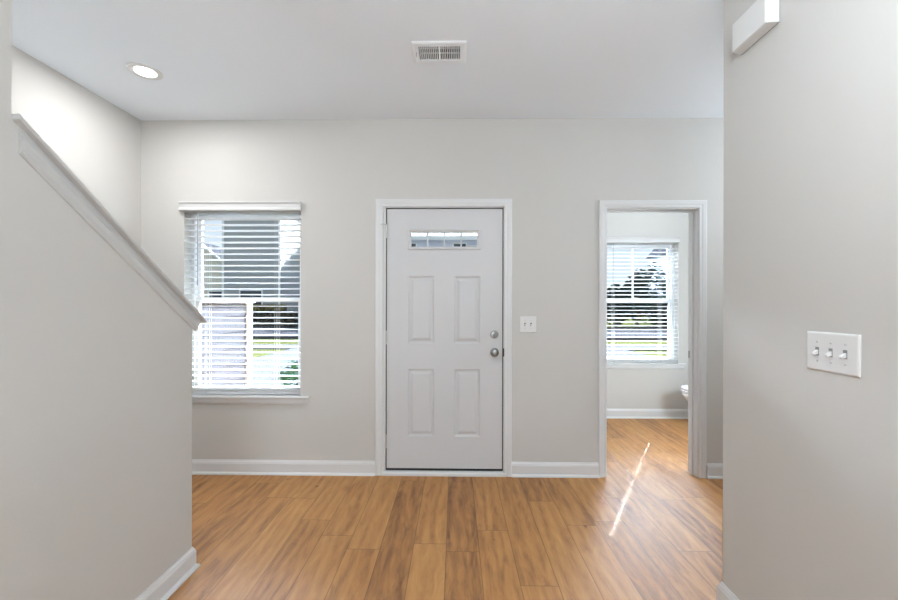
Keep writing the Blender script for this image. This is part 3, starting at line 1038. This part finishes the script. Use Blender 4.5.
def tree(x, y, h, rad, label, seed):
    rng = random.Random(seed)
    r = empty('tree', (x, y, GZ), label, 'tree', 'trees seen through the bathroom window')
    b = BM(); tube(b, (x, y, GZ), (x + 0.1, y, GZ + h * 0.55), 0.16, 0.07, 10)
    for k in range(5):
        a = rng.uniform(0, 2 * pi)
        tube(b, (x + 0.05, y, GZ + h * 0.4), (x + cos(a) * rad * .6, y + sin(a) * rad * .6, GZ + h * 0.7), 0.05, 0.02, 6)
    obj('trunk', b, BARK, r)
    b = BM()
    for k in range(900):
        a, t = rng.uniform(0, 2 * pi), rng.uniform(-1, 1)
        rr = rng.uniform(0.35, 1.0) ** 0.5 * (1 + 0.22 * sin(3 * a + seed) * sin(4 * t + seed))
        p = Vector((x + rad * rr * cos(a) * math.sqrt(1 - t * t), y + rad * rr * sin(a) * math.sqrt(1 - t * t), GZ + h * 0.52 + h * 0.46 * rr * t))
        s = rng.uniform(0.12, 0.26)
        M = Matrix.Translation(p) @ Matrix.Rotation(rng.uniform(0, 6.3), 4, 'Z') @ Matrix.Rotation(rng.uniform(0, 6.3), 4, 'X')
        vv = [b.verts.new(M @ Vector(q)) for q in ((-s, 0, 0), (0, -s * .6, 0.04), (s, 0, 0), (0, s * .6, 0.04))]
        b.faces.new(vv)
    obj('crown', b, LEAF, r)
for i, (x, y, h, rad, lab) in enumerate((
        (10.6, 26.6, 2.9, 1.0, 'dark tree at the left edge of the bathroom window view'),
        (13.4, 29.7, 3.9, 1.0, 'middle-sized dark tree in the centre of the bathroom window view'),
        (16.6, 33.8, 5.2, 1.4, 'tallest dark tree, far back beside the slate blue house'),
        (13.3, 25.9, 2.2, 0.9, 'lowest dark tree, near the street in front of the tallest one'))):
    tree(x, y, h, rad, lab, i + 3)

# low lap-sided porch wall with a white corner post, left of the front walk
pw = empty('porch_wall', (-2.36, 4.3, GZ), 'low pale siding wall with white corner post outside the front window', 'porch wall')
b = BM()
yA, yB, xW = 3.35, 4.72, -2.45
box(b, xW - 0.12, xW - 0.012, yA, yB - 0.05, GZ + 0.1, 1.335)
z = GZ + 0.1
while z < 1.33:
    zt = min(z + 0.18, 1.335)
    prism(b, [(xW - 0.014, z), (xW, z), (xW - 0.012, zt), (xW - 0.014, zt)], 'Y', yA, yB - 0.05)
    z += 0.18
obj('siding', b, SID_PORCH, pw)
b = BM(); box(b, xW - 0.13, xW + 0.02, yB - 0.05, yB + 0.05, GZ + 0.1, 1.335)
obj('corner_post', b, EXTW, pw)
b = BM(); box(b, xW - 0.15, xW + 0.04, yA, yB + 0.07, 1.335, 1.37)
obj('cap_rail', b, EXTW, pw)

# shrub by the walk
sh = empty('shrub', (-2.35, 6.0, GZ), 'small green shrub outside the lower right of the front window', 'shrub')
b = BM()
rng = random.Random(4)
for k in range(7):
    a = rng.uniform(0, 2 * pi)
    tube(b, (-2.35, 6.0, GZ), (-2.35 + .25 * cos(a), 6.0 + .25 * sin(a), GZ + rng.uniform(.3, .6)), 0.008, 0.004, 6)
obj('stem', b, BARK, sh)
b = BM()
for k in range(420):
    a, t, rr = rng.uniform(0, 2 * pi), rng.uniform(-1, 1), rng.uniform(0.3, 1) ** .5
    p = Vector((-2.35 + .28 * rr * cos(a) * math.sqrt(1 - t * t), 6.0 + .28 * rr * sin(a) * math.sqrt(1 - t * t), GZ + 0.36 + 0.3 * rr * t))
    s = rng.uniform(0.03, 0.06)
    M = Matrix.Translation(p) @ Matrix.Rotation(rng.uniform(0, 6.3), 4, 'Z') @ Matrix.Rotation(rng.uniform(0, 6.3), 4, 'X')
    b.faces.new([b.verts.new(M @ Vector(q)) for q in ((-s, 0, 0), (0, -s * .5, 0.01), (s, 0, 0), (0, s * .5, 0.01))])
obj('foliage', b, LEAF2, sh)

def hedge(x0, x1, y, dpt, top, m, label, seed):
    rng = random.Random(seed)
    h = empty('hedge', ((x0 + x1) / 2, y, GZ), label, 'hedge', 'hedges across the street')
    b = BM()
    n = 14
    box(b, x0 + 0.05, x1 - 0.05, y + 0.05, y + dpt - 0.05, GZ, top - 0.08)
    obj('branch_core', b, BARK, h)
    b = BM()
    for k in range(1500):
        f = rng.random()
        px, py, pz = rng.uniform(x0, x1), rng.uniform(y, y + dpt), rng.uniform(GZ + 0.02, top)
        if f < 0.6: py = y + rng.uniform(-0.03, 0.05)
        else: pz = top + rng.uniform(-0.08, 0.02)
        q = rng.uniform(0.05, 0.11)
        M = Matrix.Translation((px, py, pz)) @ Matrix.Rotation(rng.uniform(0, 6.3), 4, 'Z') @ Matrix.Rotation(rng.uniform(0, 6.3), 4, 'X')
        b.faces.new([b.verts.new(M @ Vector(v_)) for v_ in ((-q, 0, 0), (0, -q * .6, 0.01), (q, 0, 0), (0, q * .6, 0.01))])
    obj('foliage', b, m, h)
hedge(-15.2, -12.35, 28.6, 0.8, 1.27, HEDY, 'yellow-green clipped hedge in front of the tall grey house', 5)
hedge(-14.2, -9.8, 26.3, 0.7, 0.86, LEAF, 'low dark hedge beyond the street, in front of the yellow-green hedge', 6)
